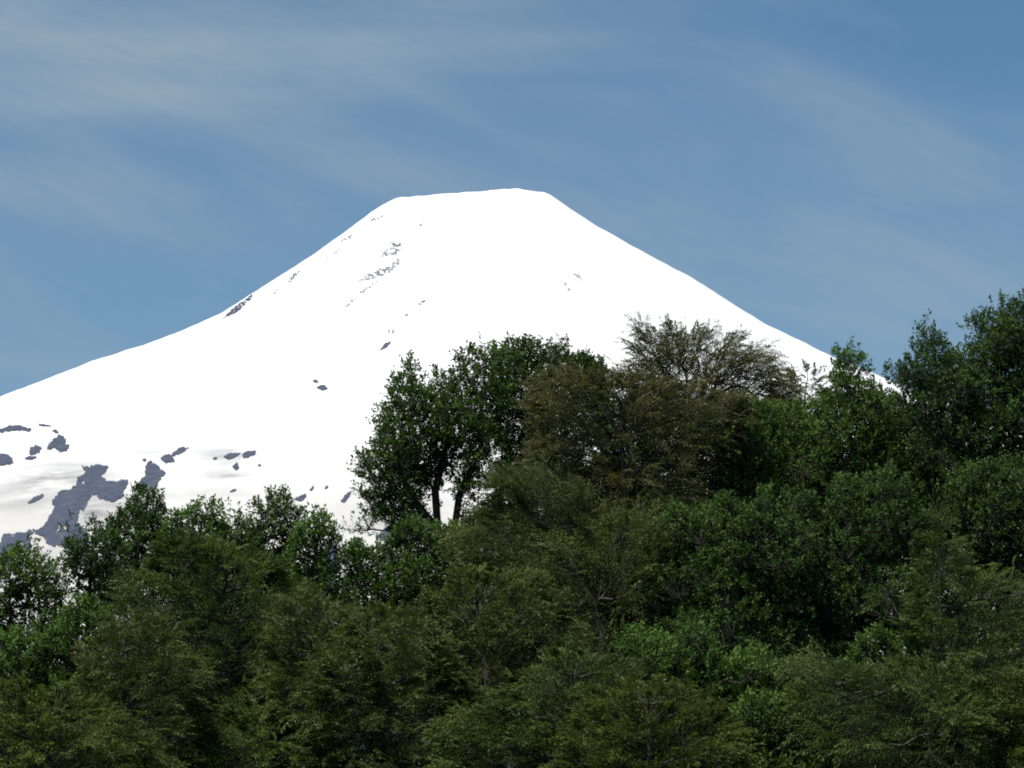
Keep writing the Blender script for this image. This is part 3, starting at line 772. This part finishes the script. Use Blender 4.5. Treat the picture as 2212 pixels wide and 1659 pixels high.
# --- trees standing further back under the front crowns
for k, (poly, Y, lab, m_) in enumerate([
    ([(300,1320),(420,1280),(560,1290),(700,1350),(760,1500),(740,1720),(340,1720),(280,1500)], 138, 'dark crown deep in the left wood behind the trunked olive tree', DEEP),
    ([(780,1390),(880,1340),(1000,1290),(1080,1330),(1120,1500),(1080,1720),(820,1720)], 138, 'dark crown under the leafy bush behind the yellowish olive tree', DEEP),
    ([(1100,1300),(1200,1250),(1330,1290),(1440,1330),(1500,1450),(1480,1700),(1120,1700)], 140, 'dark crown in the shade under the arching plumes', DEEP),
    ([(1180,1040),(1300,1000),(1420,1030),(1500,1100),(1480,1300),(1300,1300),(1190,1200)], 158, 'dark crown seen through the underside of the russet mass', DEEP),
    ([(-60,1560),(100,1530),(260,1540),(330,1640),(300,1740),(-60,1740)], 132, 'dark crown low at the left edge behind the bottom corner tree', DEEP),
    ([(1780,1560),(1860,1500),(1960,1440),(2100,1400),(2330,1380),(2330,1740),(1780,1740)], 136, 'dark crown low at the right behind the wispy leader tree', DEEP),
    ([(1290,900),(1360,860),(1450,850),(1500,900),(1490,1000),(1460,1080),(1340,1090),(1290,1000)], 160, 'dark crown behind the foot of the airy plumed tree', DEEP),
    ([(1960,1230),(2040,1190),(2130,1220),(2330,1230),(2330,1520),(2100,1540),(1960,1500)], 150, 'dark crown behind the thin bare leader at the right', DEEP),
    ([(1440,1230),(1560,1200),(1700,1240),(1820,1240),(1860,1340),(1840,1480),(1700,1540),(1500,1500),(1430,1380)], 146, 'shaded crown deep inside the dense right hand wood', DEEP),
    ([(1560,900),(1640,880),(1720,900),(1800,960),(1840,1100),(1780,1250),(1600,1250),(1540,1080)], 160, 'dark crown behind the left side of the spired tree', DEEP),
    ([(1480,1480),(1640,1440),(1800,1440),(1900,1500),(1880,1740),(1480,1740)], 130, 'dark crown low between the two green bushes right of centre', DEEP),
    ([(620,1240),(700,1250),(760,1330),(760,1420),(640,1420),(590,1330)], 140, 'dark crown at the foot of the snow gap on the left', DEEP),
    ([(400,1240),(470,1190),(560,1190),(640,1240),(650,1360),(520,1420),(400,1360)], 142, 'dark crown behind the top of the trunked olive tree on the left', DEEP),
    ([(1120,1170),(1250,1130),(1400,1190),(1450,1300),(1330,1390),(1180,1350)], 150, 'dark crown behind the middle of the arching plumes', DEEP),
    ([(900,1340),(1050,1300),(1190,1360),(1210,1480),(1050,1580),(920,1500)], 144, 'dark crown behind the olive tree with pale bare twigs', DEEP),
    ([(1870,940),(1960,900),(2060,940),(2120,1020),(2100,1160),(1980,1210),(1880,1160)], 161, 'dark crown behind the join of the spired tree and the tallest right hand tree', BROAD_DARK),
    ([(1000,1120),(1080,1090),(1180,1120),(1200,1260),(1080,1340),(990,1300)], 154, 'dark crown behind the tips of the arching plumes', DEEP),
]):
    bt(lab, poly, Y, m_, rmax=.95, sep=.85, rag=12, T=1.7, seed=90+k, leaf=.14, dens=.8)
print('LEAF FACES', STAT[0])

# dark understorey nobody could count
def undergrowth():
    rng = np.random.default_rng(5)
    n = 9000
    x = rng.uniform(-24, 24, n); y = rng.uniform(112, 190, n)
    z = ground_z(x, y)+rng.uniform(0, 2.4, n)
    C = np.stack([x, y, z], -1); m = 14
    B = C[:, None]+rng.normal(0, .35, (n, m, 3))
    d = nrm(rng.normal(0, 1, (n, m, 3))); s = np.cross(d, nrm(rng.normal(0, 1, (n, m, 3))))
    L_ = rng.uniform(.12, .25, (n, m, 1))
    V = np.stack([B, B+d*L_*.5+s*L_*.3, B+d*L_, B+d*L_*.5-s*L_*.3], 2).reshape(-1, 3)
    o = mesh_obj('undergrowth', V, np.arange(len(V)).reshape(-1, 4), 4, BROAD_DARK, tint=np.repeat(rng.uniform(0, .6, n*m), 4))
    o['kind'] = 'stuff'; o['label'] = 'shadowy undergrowth on the ground between the tree trunks'; o['category'] = 'undergrowth'
undergrowth()

# ------------------------------------------------------------------ sky and sun
SUN_EL, SUN_AZ = 60.0, 214.0           # compass style, 0 = +Y, clockwise
w = bpy.data.worlds.new('World'); scene.world = w; w.use_nodes = True
nt = w.node_tree; nt.nodes.clear(); N = nt.nodes; L = nt.links
out = N.new('ShaderNodeOutputWorld'); bg = N.new('ShaderNodeBackground'); bg.inputs[1].default_value = .100
sky = N.new('ShaderNodeTexSky'); sky.sky_type = 'NISHITA'; sky.sun_disc = False
sky.sun_elevation = radians(SUN_EL); sky.sun_rotation = radians(SUN_AZ)
sky.air_density = 1.0; sky.dust_density = .3; sky.ozone_density = 2.5; sky.altitude = 400
tc = N.new('ShaderNodeTexCoord'); sep = N.new('ShaderNodeSeparateXYZ'); L.new(tc.outputs['Generated'], sep.inputs[0])
def M(op, a, b=None, c=None):
    q = N.new('ShaderNodeMath'); q.operation = op
    for k, v in enumerate((a, b, c)):
        if v is None: continue
        if isinstance(v, (int, float)): q.inputs[k].default_value = v
        else: L.new(v, q.inputs[k])
    return q.outputs[0]
az = M('MULTIPLY', M('ARCTAN2', sep.outputs[0], sep.outputs[1]), 180/pi)      # degrees right of +Y
el = M('MULTIPLY', M('ARCSINE', sep.outputs[2]), 180/pi)
comb = N.new('ShaderNodeCombineXYZ'); L.new(az, comb.inputs[0]); L.new(el, comb.inputs[1])
def noise(rot, sx, sy, scale, detail, rough, dist=0, off=(0, 0, 0)):
    mp = N.new('ShaderNodeMapping'); mp.vector_type = 'POINT'
    mp.inputs['Rotation'].default_value = (0, 0, radians(rot)); mp.inputs['Scale'].default_value = (1, 1, 1)
    mp.inputs['Location'].default_value = off
    L.new(comb.outputs[0], mp.inputs[0])
    m2 = N.new('ShaderNodeMapping'); m2.inputs['Scale'].default_value = (sx, sy, 1); L.new(mp.outputs[0], m2.inputs[0])
    n = N.new('ShaderNodeTexNoise'); n.inputs['Scale'].default_value = scale; n.inputs['Detail'].default_value = detail
    n.inputs['Roughness'].default_value = rough; n.inputs['Distortion'].default_value = dist
    L.new(m2.outputs[0], n.inputs['Vector']); return n.outputs[0]
fibre = noise(24, .55, 3.0, 2.4, 6, .6, .4, (2, 9, 0))
def azel(px, py):
    d = nrm(ray(px, py)); return float(np.degrees(np.arctan2(d[0], d[1]))), float(np.degrees(np.arcsin(d[2])))
def bump(px, py, wx, wy, rot, amp):
    a0, e0 = azel(px, py); k = HFOV/W2
    dx = M('SUBTRACT', az, a0); dy = M('SUBTRACT', el, e0)
    c, s = cos(radians(rot)), sin(radians(rot))
    u = M('DIVIDE', M('ADD', M('MULTIPLY', dx, c), M('MULTIPLY', dy, s)), wx*k)
    v = M('DIVIDE', M('SUBTRACT', M('MULTIPLY', dy, c), M('MULTIPLY', dx, s)), wy*k)
    return M('MULTIPLY', M('EXPONENT', M('MULTIPLY', M('ADD', M('MULTIPLY', u, u), M('MULTIPLY', v, v)), -1.0)), amp)
big = noise(18, .22, .75, 1.0, 4, .5, .3, (3, 1, 0))
hi = N.new('ShaderNodeMapRange'); hi.inputs[1].default_value = 12.4; hi.inputs[2].default_value = 13.8; L.new(el, hi.inputs[0])
lf = N.new('ShaderNodeMapRange'); lf.inputs[1].default_value = 4.5; lf.inputs[2].default_value = 0.5; L.new(az, lf.inputs[0])
hw = M('MULTIPLY', hi.outputs[0], lf.outputs[0])
def blend(a, b): return M('ADD', M('MULTIPLY', a, M('SUBTRACT', 1.0, hw)), M('MULTIPLY', b, hw))
big = blend(big, noise(2, .16, .8, 1.0, 4, .5, .3, (5, 2, 0)))
fine = blend(noise(25, .42, 1.7, 1.3, 7, .62, .5, (7, 5, 0)), noise(2, .2, 1.9, 1.2, 7, .6, .4, (1, 3, 0)))
veil = M('MULTIPLY', M('MAXIMUM', M('SUBTRACT', big, .42), 0.0), 1.15)
cl = M('ADD', veil, .16)
for b in [(150, 110, 650, 110, 0, .62), (900, 110, 600, 60, -3, .25), (40, 230, 420, 45, 2, .30), (1850, 290, 360, 120, -22, .14), (100, 430, 420, 70, -12, .30), (650, 330, 420, 40, -22, .22),
          (2000, 620, 420, 130, -10, .38), (0, 780, 500, 70, 0, .25), (1000, 250, 260, 25, -25, .15), (1500, 600, 260, 50, -25, .12), (900, 380, 400, 60, -25, .15), (2212, 0, 600, 240, 0, -.32), (1150, 170, 330, 30, 0, -.22)]:
    cl = M('ADD', cl, bump(*b))
cl = M('MULTIPLY', cl, M('ADD', M('ADD', M('MULTIPLY', fine, .95), M('MULTIPLY', fibre, .45)), .28))
cl = M('MINIMUM', M('MAXIMUM', M('ADD', M('MULTIPLY', cl, .88), .04), 0.0), .92)
tint = N.new('ShaderNodeMix'); tint.data_type = 'RGBA'; tint.blend_type = 'MULTIPLY'; tint.inputs[0].default_value = 1
L.new(sky.outputs[0], tint.inputs[6]); tint.inputs[7].default_value = (.59, .785, .855, 1)
mix = N.new('ShaderNodeMix'); mix.data_type = 'RGBA'
L.new(cl, mix.inputs[0]); L.new(tint.outputs[2], mix.inputs[6]); mix.inputs[7].default_value = (2.95, 3.98, 4.85, 1)
L.new(mix.outputs[2], bg.inputs[0]); L.new(bg.outputs[0], out.inputs[0])

sd = bpy.data.lights.new('sun', 'SUN'); sd.energy = 4.9; sd.angle = radians(.53); sd.color = (1, .95, .86)
so = bpy.data.objects.new('sun', sd); COL.objects.link(so)
a = radians(SUN_AZ); e = radians(SUN_EL)
from mathutils import Vector
dirv = Vector((sin(a)*cos(e), cos(a)*cos(e), sin(e)))
so.rotation_euler = dirv.to_track_quat('Z', 'Y').to_euler(); so.location = (0, -40, 60)

# ------------------------------------------------------------------ camera
cd = bpy.data.cameras.new('camera'); cd.sensor_width = 36; cd.lens = 18/tan(radians(HFOV/2)); cd.clip_end = 80000; cd.clip_start = .5
co = bpy.data.objects.new('camera', cd); COL.objects.link(co)
co.location = tuple(CAM); co.rotation_euler = (radians(90+PITCH), 0, 0)
scene.camera = co
scene.view_settings.view_transform = 'Standard'; scene.view_settings.look = 'None'; scene.view_settings.exposure = 0
scene.render.engine = 'CYCLES'
scene.cycles.max_bounces = 6; scene.cycles.diffuse_bounces = 3; scene.cycles.transmission_bounces = 3
scene.cycles.filter_width = 1.9
scene.cycles.use_denoising = False
